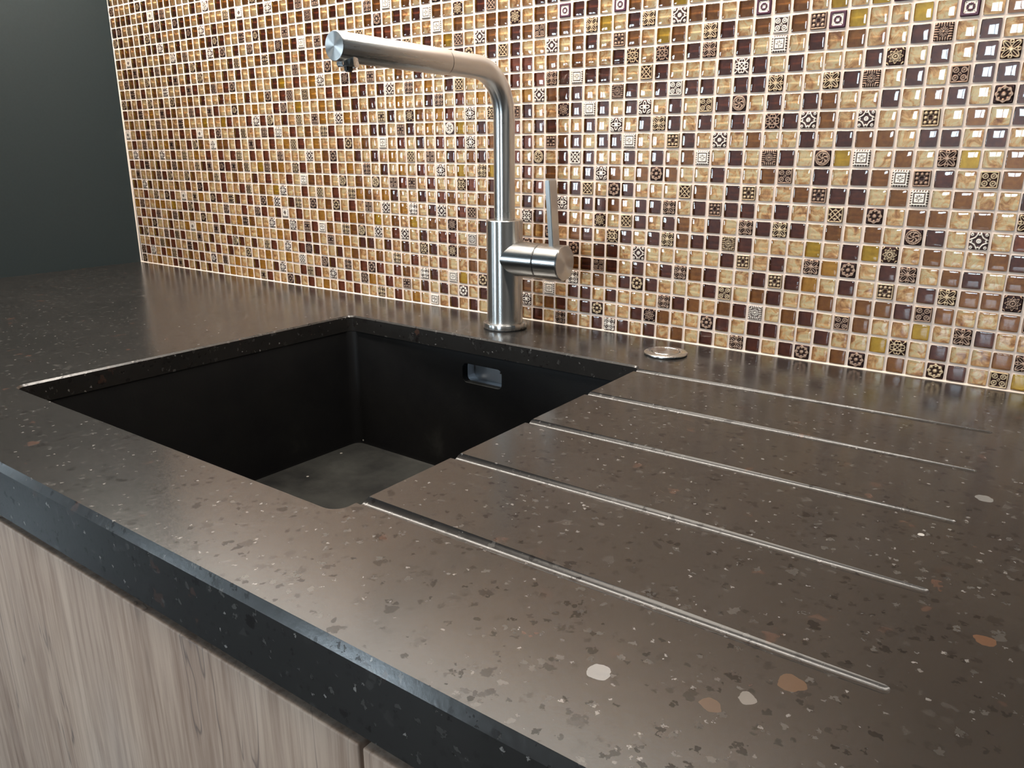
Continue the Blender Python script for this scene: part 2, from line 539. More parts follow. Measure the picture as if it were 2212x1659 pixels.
# ---------------------------------------------------------------- mosaic
# one letter per tile, row 0 stands on the worktop.  L champagne glass, D maroon,
# R red brown, B brown, A amber, Y olive, M any cast relief, lower case = which relief
TILE_ROWS = {
    0: [(0, 'MLLBLLRMRLDLDLRLALLALMRLLMDLRLALRLRLLvLRLALwLDLDL'), (52, 'LRLvBLDvDLDLBLDLvDLDrLBrLBLrDLoY')],
    1: [(0, 'MRMLRAMRLBLRLMLMLALLDALDMLLRMRLMLRLMALRLMLDLDLrLD'), (52, 'lLBDLDrLLDzBLLrDLDDLLDLLYhLDLLBv')],
    2: [(0, 'LLRLMBRLLMRLDLRLDLLMLLALLALMLLMDLvLRMRLRBLvDLwYLr'), (52, 'BLwLDDLDLLLvDBLBDxLBDLoBLLYLvDL')],
    3: [(0, 'DMLDLMRMRLLMLDLLRMDLDLMRLMLRMDLLDLBLLBLvLRLLRLLBL'), (56, 'vLBLDrDLLLDoLBDLLBLBBDoBLLB')],
    4: [(0, 'RLBMLLDLLAwALLMDLBLALALLALRLRBLMLALDDLDLDLMDLMBLB'), (56, 'BDoDLDLDvBDLLDgDALDLgLDvBBz')],
    5: [(0, 'LRLRMLBMDLBLMLRLRLAMBLLMLBMLMRwBLvBMLsLRsLDLRRLML'), (52, 'MLDDrLDDLsLLLLLDgLDLvArLDvLBDLB')],
    6: [(0, 'AMLLAALYLRMRLRLLMLLRLMRLDwLRLLALRRABLYLBLYLBLMLLD'), (52, 'LAMLBDLhDLDvBDDxDLLLYLDYzLBLLBD')],
    7: [(0, 'LLRLMLMRLwLMALMRLMDLRLMAsLDvLMLBMLRLMLsLAvLDsLRkLD'), (51, 'LhDLDLLzLkDLDBLDLvDvDLBLBLcDLsL')],
    8: [(0, 'DAMDLBLLBLRLMRLLRLLRMLBLYMLLRLMLRLvABLADLLDLRBLLBB'), (51, 'LDLBlLDDBLDDvLDgDDLDLLkBrLBBLBLv')],
    9: [(0, 'LMLLBMRMLLMBLLBoRLBLLDLRLLRLwBLBLMLBLMLoRgLRLLMRLD'), (51, 'LLRMDDkLrDLLLkBLDgLLBgDDLBwLBLL')],
    10: [(0, 'RLRMLDLBMBLLMDMLMRMBMLYMBALMRLBLRLALvLDLALRLMLYLvY'), (51, 'LRLBLLDlBLBrBLLDLLBoLDLDBwgDLoB')],
    11: [(0, 'LMLBBLMLRLMLALRLRLRMLRLRLoLLLsLBrLLDLDLALkLoLDLBDL'), (51, 'RLcLDkDLLDLDLBwLDLxDLcYwLBLvYLB')],
    12: [(0, 'LRLMLBLAMBLRMBLMBBLRLMRLRLAMRLALLRMLBLwLRLDLRLRMLB'), (51, 'LRLgBDLDDwLLgDLsLBLLDLDBBLDDLDL')],
    13: [(0, 'wLRAMLBLRLRLRwLRMLLDMLLvRMLRLBLvRLLRLDDLgDLALMYLDL'), (51, 'RLDDLLDLlLDvDLDLDLhDsBLsLLgLBLD')],
    14: [(0, 'LBLLDLMLBLMALLYLLYRLLRMRMLDLkLgALsALDLMDLzBLARLlLM'), (51, 'MDLLzDwDLDlLDLoDcLDLDBLLDLBDLrD')],
    15: [(0, 'RLBMLALMRBLLMRLMRLLMBLALLRMLYLLALDLDLDLLALLDMLRLAL'), (51, 'LAsBDDLLxDLDoDDLDDvLLvDxLDLoDD')],
    16: [(0, 'MDLRLMLDLMBLBLDLLDLALDLAMLRMLMALRLRLDLDsLvLALDMLL'), (51, 'RLRvDwDDLLkDLLLDhDLDLLLDzLDLDv')],
    17: [(0, 'BLMLRLBLMLLRMRLBMLRMLLBLLDYLRLAMLAzDLgLLBLDLLBL'), (49, 'wLRRLBLBLLDhLhBDvLDLwLDLBLLDmLDL')],
    18: [(0, 'LMBDLMLBLDMLDLMLBLDLDLDLLLDLoLBLrLLBLB'), (45, 'LDMLDkDLLsLBDLgBLYBLMDLBoBgpYLLYLpLB')],
    19: [(0, 'LDBMDLDoBLDLDMDLBLLDMBLBMDLDLDLD'), (40, 'DkLDLYkLsBLDBoDBLvYLDvLsBBLBpBBLYLYp')],
    20: [(0, 'DLwDLDLLBLMBMLLDMDMLDLMLDLMBDwLgDBLLkLRRLDLLwLBLLBBzLBLpDDLpBLBYL')],
    21: [(0, 'LBBLBLDDMDLDLBLBDMDLLMLMDBLMLLDLDLDLLBrLDLDwBLzLDkL')],
    22: [(0, 'MDLBLDMLDLLLDMBMLDLBLDLDLBLDLBMDLDLDLvBwLBLBMD')],
    23: [(0, 'DMLMLDLDMDLMDBLDLLLMDwLLDMBLDoLMB')],
    24: [(0, 'LDBDLLDwDMLDLLDLMLDBBLBM')],
    25: [(0, 'MLLLBMDLLBBLLL')],
}
COLX = [-0.07, -0.07, -0.08, -0.08, -0.07, -0.04, -0.01, 0.01, 0.03, 0.04, 0.06, 0.09, 0.12, 0.13, 0.15, 0.15, 0.17, 0.12, 0.09, 0.05, 0.07, 0.08, 0.09, 0.09, 0.09, 0.1, 0.08, 0.07, 0.06, 0.06, 0.08, 0.08, 0.08, 0.07, 0.05, 0.03, 0.01, -0.0, 0.01, 0.01, 0.01, 0.01, 0.01, 0.01, 0.02, 0.02, 0.02, -0.01, -0.02, -0.03, -0.02, -0.0, 0.01, -0.0, -0.02, -0.04, -0.04, -0.03, -0.03, -0.04, -0.05, -0.07, -0.07, -0.08, -0.08, -0.09, -0.08, -0.07, -0.07, -0.05, -0.06, -0.06, -0.08, -0.07, -0.06, -0.03, -0.02, 0.0, 0.01, 0.01, 0.01, 0.0, -0.05, -0.07]
NCOL, NROW = 112, 34


def relief(kind, n):
    """height 0..1 of a cast tile on an n x n grid of vertices"""
    t = np.linspace(-1, 1, n)
    U, V = np.meshgrid(t, t, indexing='xy')
    r = np.hypot(U, V); a = np.arctan2(V, U)
    m = np.maximum(np.abs(U), np.abs(V))
    au, av = np.abs(U), np.abs(V)
    def line(d, w):
        return np.clip(1.35 - np.abs(d) / w, 0, 1)
    def disc(x, y, R, w=0.1):
        return np.clip((R - np.hypot(U - x, V - y)) / w + 0.5, 0, 1)
    def ring(x, y, R, w=0.09):
        return line(np.hypot(U - x, V - y) - R, w)
    def sring(x, y, R, w=0.09):     # the same ring in every quarter
        return line(np.hypot(au - x, av - y) - R, w)
    frame = line(m - 0.88, 0.10)
    H = np.zeros_like(U)
    mx = np.maximum
    if kind == 'g':
        H = mx(H, frame)
        for x in (-0.52, 0, 0.52):
            for y in (-0.52, 0, 0.52):
                if x or y:
                    H = mx(H, disc(x, y, 0.19, 0.16))
        H = mx(H, line(mx(au, av) - 0.27, 0.05) * 0.7)
    elif kind == 'r':
        H = disc(0, 0, 0.26, 0.2)
        for k in range(8):
            b = k * math.pi / 4
            H = mx(H, disc(0.62 * math.cos(b), 0.62 * math.sin(b), 0.16, 0.16))
        H = mx(H, line(r - (0.80 + 0.07 * np.cos(8 * a)), 0.09))
    elif kind == 'o':
        H = mx(frame, sring(0.42, 0.42, 0.27, 0.07))
        H = mx(H, np.clip((0.12 - np.hypot(au - 0.42, av - 0.42)) / 0.12 + 0.5, 0, 1))
        H = mx(H, line(au + av - 0.16, 0.07))
    elif kind == 'h':
        H = line((au - av), 0.09)
        H = mx(H, line(np.hypot(au - 0.62, av * 1.2 - 0.20) - 0.24, 0.08))
        H = mx(H, line(np.hypot(au * 1.2 - 0.20, av - 0.62) - 0.24, 0.08))
        H = mx(H, np.clip((0.12 - np.hypot(au - 0.85, av - 0.85)) / 0.1 + 0.5, 0, 1))
    elif kind == 'x':
        H = disc(0, 0, 0.14, 0.12)
        H = mx(H, (r > 0.2) * (r < 0.55) * (0.5 + 0.5 * np.cos(14 * a)))
        H = mx(H, (r > 0.6) * np.where(au > av, 0.5 + 0.5 * np.cos(V * 24), 0.5 + 0.5 * np.cos(U * 24)) * (m > 0.5))
    elif kind == 'w':
        H = np.ones_like(U)
        H = np.minimum(H, 1 - line(m - 0.60, 0.06))
        H = np.minimum(H, 1 - (m > 0.80) * (0.5 + 0.5 * np.cos(np.where(au > av, V, U) * 20)))
        H = np.minimum(H, 1 - (r > 0.13) * (r < 0.42) * np.clip(np.cos(8 * a) * 2 - 0.6, 0, 1))
    elif kind == 's':
        H = line(au + av - 0.95 - 0.35 * np.cos(2 * (a * 2)) * 0.5, 0.10)
        H = mx(H, line(np.hypot(au - 1.15, av - 1.15) - 1.02, 0.09))
        H = mx(H, ring(0, 0, 0.22, 0.08)); H = mx(H, disc(0, 0, 0.10, 0.1))
        H = mx(H, line(np.hypot(au - 0.75, av - 0.75) - 0.13, 0.07))
        H = mx(H, np.clip((0.10 - np.hypot(mx(au, av) - 0.72, np.minimum(au, av))) / 0.1 + 0.5, 0, 1))
    elif kind == 'k':
        H = mx(frame, line((U - V) / 1.4, 0.09)); H = mx(H, line((U + V) / 1.4, 0.09))
        H = mx(H, line(au + av - 0.72, 0.09)); H = H * (m < 0.80) + frame * (m >= 0.80)
        H = mx(H, np.clip((0.10 - np.hypot(mx(au, av) - 0.48, np.minimum(au, av))) / 0.1 + 0.5, 0, 1))
    elif kind == 'v':
        for k in range(4):
            b = math.pi / 4 + k * math.pi / 2
            x = U * math.cos(b) + V * math.sin(b); y = -U * math.sin(b) + V * math.cos(b)
            H = mx(H, line(np.hypot((x - 0.62) / 1.9, y) - 0.27, 0.06) * (x > 0))
            H = mx(H, line(y, 0.05) * (x > 0.1) * (x < 1.0))
        H = mx(H, disc(0, 0, 0.14, 0.14))
        H = mx(H, line(np.hypot(mx(au, av) - 0.80, np.minimum(au, av)) - 0.16, 0.08))
    elif kind == 'z':
        H = line(r - (0.66 + 0.14 * np.cos(8 * a)), 0.08)
        H = mx(H, ring(0, 0, 0.30, 0.07)); H = mx(H, disc(0, 0, 0.13, 0.12))
        H = mx(H, (r > 0.38) * (r < 0.55) * (0.5 + 0.5 * np.cos(16 * a)) * 0.9)
        H = mx(H, line(np.hypot(au - 1.0, av - 1.0) - 0.30, 0.08))
    elif kind == 'l':
        for k in range(4):
            b = math.pi / 2 * k
            x = U * math.cos(b) + V * math.sin(b); y = -U * math.sin(b) + V * math.cos(b)
            H = mx(H, line(np.hypot((x - 0.45) / 1.5, y) - 0.20, 0.07) * (x > 0))
        H = mx(H, line(np.hypot(au - 0.95, av - 0.95) - 0.52, 0.09))
        H = mx(H, line(np.hypot(au - 0.95, av - 0.95) - 0.27, 0.08))
        H = mx(H, disc(0, 0, 0.12, 0.1))
    elif kind == 'c':
        H = mx(ring(0, 0, 0.86, 0.08), ring(0, 0, 0.62, 0.06))
        H = mx(H, (r > 0.66) * (r < 0.82) * (0.5 + 0.5 * np.cos(22 * a)))
        H = mx(H, (r < 0.58) * (0.5 + 0.5 * np.cos(6 * a + r * 9)))
        H = mx(H, disc(0, 0, 0.16, 0.12))
    elif kind == 'p':
        H = (m > 0.66) * 1.0
        H = mx(H, (r > 0.22) * (r < 0.46 + 0.05 * np.cos(12 * a)) * 1.0)
        H = mx(H, line(au - av, 0.04) * (r > 0.6))
    H = np.clip(H, 0, 1)
    edge = np.clip((1.0 - m) / 0.06, 0, 1)
    return H, edge


def build_mosaic():
    rnd = random.Random(11)
    VV, FF, MI, AT = [], [], [], []
    base = 0
    TS = 0.427 * P

    def add(v, f, mi, at=None):
        nonlocal base
        v = np.asarray(v, dtype=np.float32).reshape(-1, 3)
        f = np.asarray(f, dtype=np.int32).reshape(-1, 4) + base
        VV.append(v); FF.append(f)
        MI.append(np.full(len(f), mi, dtype=np.int32) if np.isscalar(mi) else np.asarray(mi, dtype=np.int32))
        AT.append(np.zeros(len(v), dtype=np.float32) if at is None else np.asarray(at, dtype=np.float32))
        base += len(v)

    g = np.array([-1, -0.955, -0.88, -0.70, -0.40, 0, 0.40, 0.70, 0.88, 0.955, 1.0])
    n = len(g)
    GU, GV = np.meshgrid(g, g, indexing='xy')

    def rnd_corner(U, V, k=0.045):
        s = (U * V) ** 6
        return U * (1 - k * s), V * (1 - k * s)

    CU, CV = rnd_corner(GU, GV)
    def arch(t):
        t = np.abs(t)
        return 0.00034 * (1 - t ** 2.4) + np.where(t > 0.955, 0.0, np.where(t > 0.88, 0.00022, 0.00030))
    DOME = np.minimum(arch(GU), 1) * arch(GV) / 0.00064
    idx = np.arange(n * n).reshape(n, n)
    GF = np.stack([idx[:-1, :-1], idx[:-1, 1:], idx[1:, 1:], idx[1:, :-1]], -1).reshape(-1, 4)
    per = list(idx[0, :-1]) + list(idx[:-1, -1]) + list(idx[-1, :0:-1]) + list(idx[:0:-1, 0])
    per = np.array(per)
    pu, pv = CU.ravel()[per], CV.ravel()[per]
    su, sv = GU.ravel()[per], GV.ravel()[per]
    k = len(per)
    ring = np.arange(k); nxt = (ring + 1) % k
    cache = {}
    foil_i = {'L': 2, 'D': 3, 'R': 4, 'B': 5, 'A': 6, 'Y': 7}
    edge_i = {'L': 8, 'D': 9, 'R': 10, 'B': 9, 'A': 9, 'Y': 9}
    rel_i = {'w': 12, 's': 12, 'r': 13, 'o': 13, 'g': 13, 'v': 11, 'z': 11, 'h': 11, 'x': 13, 'k': 11, 'l': 12, 'c': 11, 'p': 14}
    xs = [(c + (COLX[c] if c < len(COLX) else -0.07)) * P for c in range(NCOL)]
    xb = [-0.70 * P] + [(xs[i] + xs[i + 1]) / 2 for i in range(NCOL - 1)] + [xs[-1] + P / 2]
    for r in range(NROW):
        row = ['.'] * NCOL
        for st, s in TILE_ROWS.get(r, []):
            for i, ch in enumerate(s):
                if st + i < NCOL:
                    row[st + i] = ch
        for c in range(NCOL):
            ch = row[c]
            if ch == '.':
                ch = rnd.choices('LDBARYM', [42, 17, 10, 5, 5, 2, 19])[0]
            if ch in 'Mm':
                ch = rnd.choice('grohxkvzlc')
            zc = Z0 + (r + 0.5) * P
            xc = xs[c] + rnd.uniform(-0.00022, 0.00022)
            zc += rnd.uniform(-0.00022, 0.00022)
            ta = rnd.uniform(-0.012, 0.012)
            hx = TS * rnd.uniform(0.975, 1.02); hz = TS * rnd.uniform(0.975, 1.02)
            tx, tz = rnd.uniform(-0.006, 0.006), rnd.uniform(-0.006, 0.006)     # tilt of the face

            def place(U, V, Y):
                X = U * hx; Z = V * hz
                Yt = Y + X * tx + Z * tz
                return np.stack([xc + X - Z * ta, Yt, zc + Z + X * ta], -1)

            # grout between this tile and its cell boundary, three rings for a rounded joint
            x0, x1 = xb[c], xb[c + 1]
            z0 = Z0 + r * P if r else Z0 - 0.002
            z1 = Z0 + (r + 1) * P
            ox = x0 + (su + 1) / 2 * (x1 - x0); oz = z0 + (sv + 1) / 2 * (z1 - z0)
            inner = place(pu * 1.0, pv * 1.0, np.full(k, 0.0003))
            outer = np.stack([ox, np.full(k, 0.00055), oz], -1)
            midr = inner * 0.45 + outer * 0.55; midr[:, 1] = 0.00052
            deep = place(pu, pv, np.full(k, 0.0040))
            V = np.concatenate([outer, midr, inner])
            F = np.concatenate([np.stack([ring + a * k, nxt + a * k, nxt + (a + 1) * k, ring + (a + 1) * k], -1) for a in range(2)])
            add(V, F, 0)
            if ch in foil_i:
                # glass body: domed clear face, rim, coloured edge walls and foil at the back
                face = place(CU.ravel(), CV.ravel(), -0.0001 - DOME.ravel())
                add(face, GF, 1)
                rim = np.concatenate([place(pu, pv, np.full(k, -0.0001)), inner + np.array([0, 0.0002, 0])])
                add(rim, np.stack([ring, nxt, nxt + k, ring + k], -1), 1)
                dp = 0.0030
                walls = np.concatenate([inner, place(pu, pv, np.full(k, dp))])
                add(walls, np.stack([ring, nxt, nxt + k, ring + k], -1), edge_i[ch])
                q = place(np.array([-1, 1, 1, -1.]), np.array([-1, -1, 1, 1.]), np.full(4, dp))
                add(q, [[0, 1, 2, 3]], foil_i[ch])
            else:
                m = 27 if c >= 45 else (21 if c > 25 else 13)
                key = (ch, m)
                if key not in cache:
                    H, E = relief(ch, m)
                    t = np.linspace(-1, 1, m)
                    UU, V2 = np.meshgrid(t, t, indexing='xy')
                    UU, V2 = rnd_corner(UU, V2, 0.03)
                    ii = np.arange(m * m).reshape(m, m)
                    ff = np.stack([ii[:-1, :-1], ii[:-1, 1:], ii[1:, 1:], ii[1:, :-1]], -1).reshape(-1, 4)
                    pp = np.array(list(ii[0, :-1]) + list(ii[:-1, -1]) + list(ii[-1, :0:-1]) + list(ii[:0:-1, 0]))
                    cache[key] = (H.ravel(), E.ravel(), UU.ravel(), V2.ravel(), ff, pp)
                H, E, UU, V2, ff, pp = cache[key]
                Y = 0.0006 - E * 0.0008 - H * E * 0.00065
                vv = place(UU, V2, Y)
                mi = rel_i[ch]
                if mi in (11, 13) and rnd.random() < 0.3:
                    mi = 24 - mi
                if mi == 11 and rnd.random() < 0.2:
                    mi = 12
                add(vv, ff, mi, H)
                kk = len(pp); rr = np.arange(kk); nn = (rr + 1) % kk
                sk = np.concatenate([vv[pp], vv[pp] + np.array([0, 0.002, 0])])
                add(sk, np.stack([rr, nn, nn + kk, rr + kk], -1), mi, np.zeros(2 * kk))
    V = np.concatenate(VV); F = np.concatenate(FF); MIa = np.concatenate(MI); A = np.concatenate(AT)
    # solid wall behind the tiles (a box)
    X0, X1, Y0, Y1, ZB, ZT = xb[0] - 0.2, xb[-1] + 0.0, 0.0042, 0.12, 0.0, RZ1
    bx = np.array([(X0, Y0, ZB), (X1, Y0, ZB), (X1, Y1, ZB), (X0, Y1, ZB), (X0, Y0, ZT), (X1, Y0, ZT), (X1, Y1, ZT), (X0, Y1, ZT)], dtype=np.float32)
    bf = np.array([(3, 2, 1, 0), (4, 5, 6, 7), (0, 1, 5, 4), (1, 2, 6, 5), (2, 3, 7, 6), (3, 0, 4, 7)]) + len(V)
    V = np.concatenate([V, bx]); F = np.concatenate([F, bf]); MIa = np.concatenate([MIa, np.full(6, 15)]); A = np.concatenate([A, np.zeros(8)])
    me = bpy.data.meshes.new('wall_back')
    me.vertices.add(len(V)); me.vertices.foreach_set('co', V.astype(np.float32).ravel())
    me.loops.add(len(F) * 4); me.loops.foreach_set('vertex_index', F.astype(np.int32).ravel())
    me.polygons.add(len(F)); me.polygons.foreach_set('loop_start', (np.arange(len(F)) * 4).astype(np.int32))
    me.polygons.foreach_set('loop_total', np.full(len(F), 4, dtype=np.int32))
    for mm in (GROUT, COVER, F_LIGHT, F_DARK, F_RED, F_BROWN, F_AMBER, F_OLIVE, E_LIGHT, E_DARK, E_RED, R_BRONZE, R_SILVER, R_BROWN, R_PURPLE, UPPERW):
        me.materials.append(mm)
    me.polygons.foreach_set('material_index', MIa.astype(np.int32))
    sm = ((MIa == 1) | (MIa == 0) | ((MIa >= 11) & (MIa <= 14)))
    me.polygons.foreach_set('use_smooth', sm)
    at = me.attributes.new('relief', 'FLOAT', 'POINT')
    at.data.foreach_set('value', A.astype(np.float32))
    me.update(); me.validate()
    o = bpy.data.objects.new('wall_back', me)
    COL.objects.link(o)
    structure(o, 'wall covered in small champagne, brown and cast metal mosaic tiles with pale grout')
    return o


build_mosaic()

# ---------------------------------------------------------------- room shell
def wall_left():
    bm = bmesh.new()
    b0, b1 = -1.00 * P, -0.47 * P        # the dark wall leans a little out of true
    zt = Z0 + 26.7 * P
    sl = (b1 - b0) / (zt - Z0)
    xa = b0 + (0 - Z0) * sl * 0
    za, zb = 0.0, RZ1
    pts = []
    for z in (za, Z0, zt, zb):
        x = b0 if z <= Z0 else (b1 if z >= zt else b0)
        pts.append((x, z))
    loops = [[(x, 0.0042, z), (x, -0.66, z), (x - 0.10, -0.66, z), (x - 0.10, 0.0042, z)] for x, z in pts]
    loft(bm, loops)
    return structure(from_bm('wall_left', bm, DARKWALL), 'plain dark anthracite wall at the left end of the worktop')


wall_left()


def wall_front():
    """wall opposite the mosaic with three window openings"""
    bm = bmesh.new()
    xs = sorted([RX0, RX1] + [v for a in WINS for v in a[:2]])
    holes = {(a[0], a[1]): (a[2], a[3]) for a in WINS}
    for x0, x1 in zip(xs, xs[1:]):
        if (x0, x1) in holes:
            z0, z1 = holes[(x0, x1)]
            box(bm, x0, x1, RY0 - 0.12, RY0, 0, z0)
            box(bm, x0, x1, RY0 - 0.12, RY0, z1, RZ1)
        else:
            box(bm, x0, x1, RY0 - 0.12, RY0, 0, RZ1)
    structure(from_bm('wall_front', bm, PLASTER))


wall_front()
box_w = structure(box_obj('wall_right', (RX1, RX1 + 0.1, RY0, 0.1, 0, RZ1), PLASTER))
bm = bmesh.new()
box(bm, RX0 - 0.12, RX0, RY0, -2.2, 0, RZ1); box(bm, RX0 - 0.12, RX0, -1.7, 0.1, 0, RZ1)
box(bm, RX0 - 0.12, RX0, -2.2, -1.7, 0, 0.9); box(bm, RX0 - 0.12, RX0, -2.2, -1.7, 1.6, RZ1)
structure(from_bm('wall_far_left', bm, PLASTER))
structure(box_obj('wall_rear', (RX0, -0.2, 0.0, 0.1, 0, RZ1), PLASTER))
structure(box_obj('wall_rear_right', (1.90, RX1, 0.0, 0.12, 0, RZ1), PLASTER))
structure(box_obj('floor', (RX0, RX1, RY0, 0.12, -0.1, 0.0), FLOORM))
structure(box_obj('ceiling', (RX0, RX1, RY0, 0.12, RZ1, RZ1 + 0.1), PLASTER))


def window(i, a, b, c, d, axis='y', pos=RY0):
    bm = bmesh.new()
    t = 0.045
    def bar(u0, u1, z0, z1):
        if axis == 'y':
            box(bm, u0, u1, pos - 0.08, pos - 0.03, z0, z1)
        else:
            box(bm, pos - 0.08, pos - 0.03, u0, u1, z0, z1)
    bar(a, a + t, c, d); bar(b - t, b, c, d); bar(a, b, c, c + t); bar(a, b, d - t, d)
    bar((a + b) / 2 - 0.018, (a + b) / 2 + 0.018, c, d)
    structure(from_bm('window_%d' % i, bm, FRAME))


for i, wv in enumerate(WINS):
    window(i + 1, *wv)
window(4, -2.2, -1.7, 0.9, 1.6, 'x', RX0)

# sealant line at the foot of the tiles and up the corner
bm = bmesh.new()
v = [bm.verts.new(p) for p in ((-0.017, 0.0012, Z0), (1.86, 0.0012, Z0), (1.86, -0.0016, Z0), (-0.017, -0.0016, Z0),
                               (-0.017, 0.0012, Z0 + 0.0017), (1.86, 0.0012, Z0 + 0.0017))]
for f in ((0, 1, 2, 3), (3, 2, 5, 4), (0, 3, 4), (1, 5, 2), (0, 4, 5, 1)):
    bm.faces.new([v[i] for i in f])
structure(from_bm('trim_1', bm, SEAL), 'thin cream sealant line where tiles meet the worktop')
bm = bmesh.new()
for (xa, za), (xb_, zb_) in (((-1.0 * P, Z0), (-0.47 * P, Z0 + 26.7 * P)), ((-0.47 * P, Z0 + 26.7 * P), (-0.47 * P, Z0 + 34 * P))):
    q = [bm.verts.new(p) for p in ((xa - 0.0005, 0.0012, za), (xa + 0.0022, 0.0006, za), (xb_ + 0.0022, 0.0006, zb_), (xb_ - 0.0005, 0.0012, zb_),
                                   (xa - 0.0005, -0.0014, za), (xb_ - 0.0005, -0.0014, zb_))]
    for f in ((0, 1, 2, 3), (1, 4, 5, 2), (4, 0, 3, 5), (0, 4, 1), (3, 2, 5)):
        bm.faces.new([q[i] for i in f])
structure(from_bm('trim_2', bm, SEAL), 'thin cream sealant line in the corner beside the dark wall')

# ---------------------------------------------------------------- worktop
SX0, SX1, SY0, SY1 = 40.38 * P, 64.92 * P, -29.80 * P, -6.62 * P      # cut-out for the bowl


def skew(x, y):
    """the cut-out is not quite square to the wall"""
    u = min(1, max(0, (x - SX0) / (SX1 - SX0))); v = min(1, max(0, (SY1 - y) / (SY1 - SY0)))
    return x - 0.62 * P * (1 - u) * v, y - 0.27 * P * u * (1 - v)
WX1 = 2.2


def apply_bool(o, cutters, transfer=False):
    for c in cutters:
        md = o.modifiers.new('cut', 'BOOLEAN')
        md.operation = 'DIFFERENCE'; md.solver = 'EXACT'; md.object = c
        if transfer:
            md.material_mode = 'TRANSFER'
    dg = bpy.context.evaluated_depsgraph_get()
    me = bpy.data.meshes.new_from_object(o.evaluated_get(dg))
    o.modifiers.clear()
    old = o.data; o.data = me
    bpy.data.meshes.remove(old)
    for c in cutters:
        d = c.data
        bpy.data.objects.remove(c); bpy.data.meshes.remove(d)


def worktop():
    bm = bmesh.new()
    # section: 20 mm slab with a 42 mm deep built-up front, chamfered arris
    xa = -1.0 * P
    sec = [(0.0, Z0), (-0.5912, Z0), (-0.5942, Z0 - 0.0052), (-0.5942, Z0 - 0.0422), (-0.5700, Z0 - 0.0422), (-0.5700, Z0 - 0.020), (0.0, Z0 - 0.020)]
    loft(bm, [[(x, y, z) for y, z in sec] for x in (xa, WX1)])
    o = from_bm('worktop', bm, STONE)
    cut = []
    # sink opening with a 1 mm arris
    bm = bmesh.new()
    def L(d, z):
        return [skew(x, y) + (z,) for x, y in rrect(SX0 - d, SX1 + d, SY0 - d, SY1 + d, 0.009 + d, 8)]
    loft(bm, [L(0, Z0 - 0.05), L(0, Z0 - 0.0018), L(0.0017, Z0), L(0.0100, Z0 + 0.010)])
    for f in bm.faces:
        f.material_index = 1 if Z0 - 0.0018 < f.calc_center_median().z < Z0 else 0
    cut.append(from_bm('cutter', bm, [STONE, GROUND]))
    # five drainer grooves, sloping down to the bowl
    for gy in (-7.62, -12.95, -18.22, -23.48, -28.65):
        R = 0.0060
        d0, d1 = 0.0037, 0.00105
        bm = bmesh.new()
        y = gy * P
        x0, x1 = SX1 - 0.006, 82.35 * P
        pts, rad = [], []
        for i in range(2):
            t = i
            pts.append((x0 + (x1 - x0) * t, y, Z0 + R - (d0 + (d1 - d0) * t)))
            rad.append(R)
        for i in range(1, 7):
            a = i / 7 * math.pi / 2
            pts.append((x1 + R * 0.8 * math.sin(a), y, Z0 + R - d1)); rad.append(R * math.cos(a))
        tube(bm, pts, rad, n=64)
        cut.append(from_bm('cutter', bm, GROUND))
    apply_bool(o, cut, True)
    o['label'] = 'dark brown speckled stone worktop with sink cut-out and five drainer grooves'
    o['category'] = 'worktop'
    for p in o.data.polygons:       # only the curved groove and corner facets are smooth
        p.use_smooth = not (abs(p.normal.z) > 0.9999 or abs(p.normal.y) > 0.9999 or abs(p.normal.x) > 0.9999)
    o.data.set_sharp_from_angle(angle=math.radians(22))
    return o


worktop()

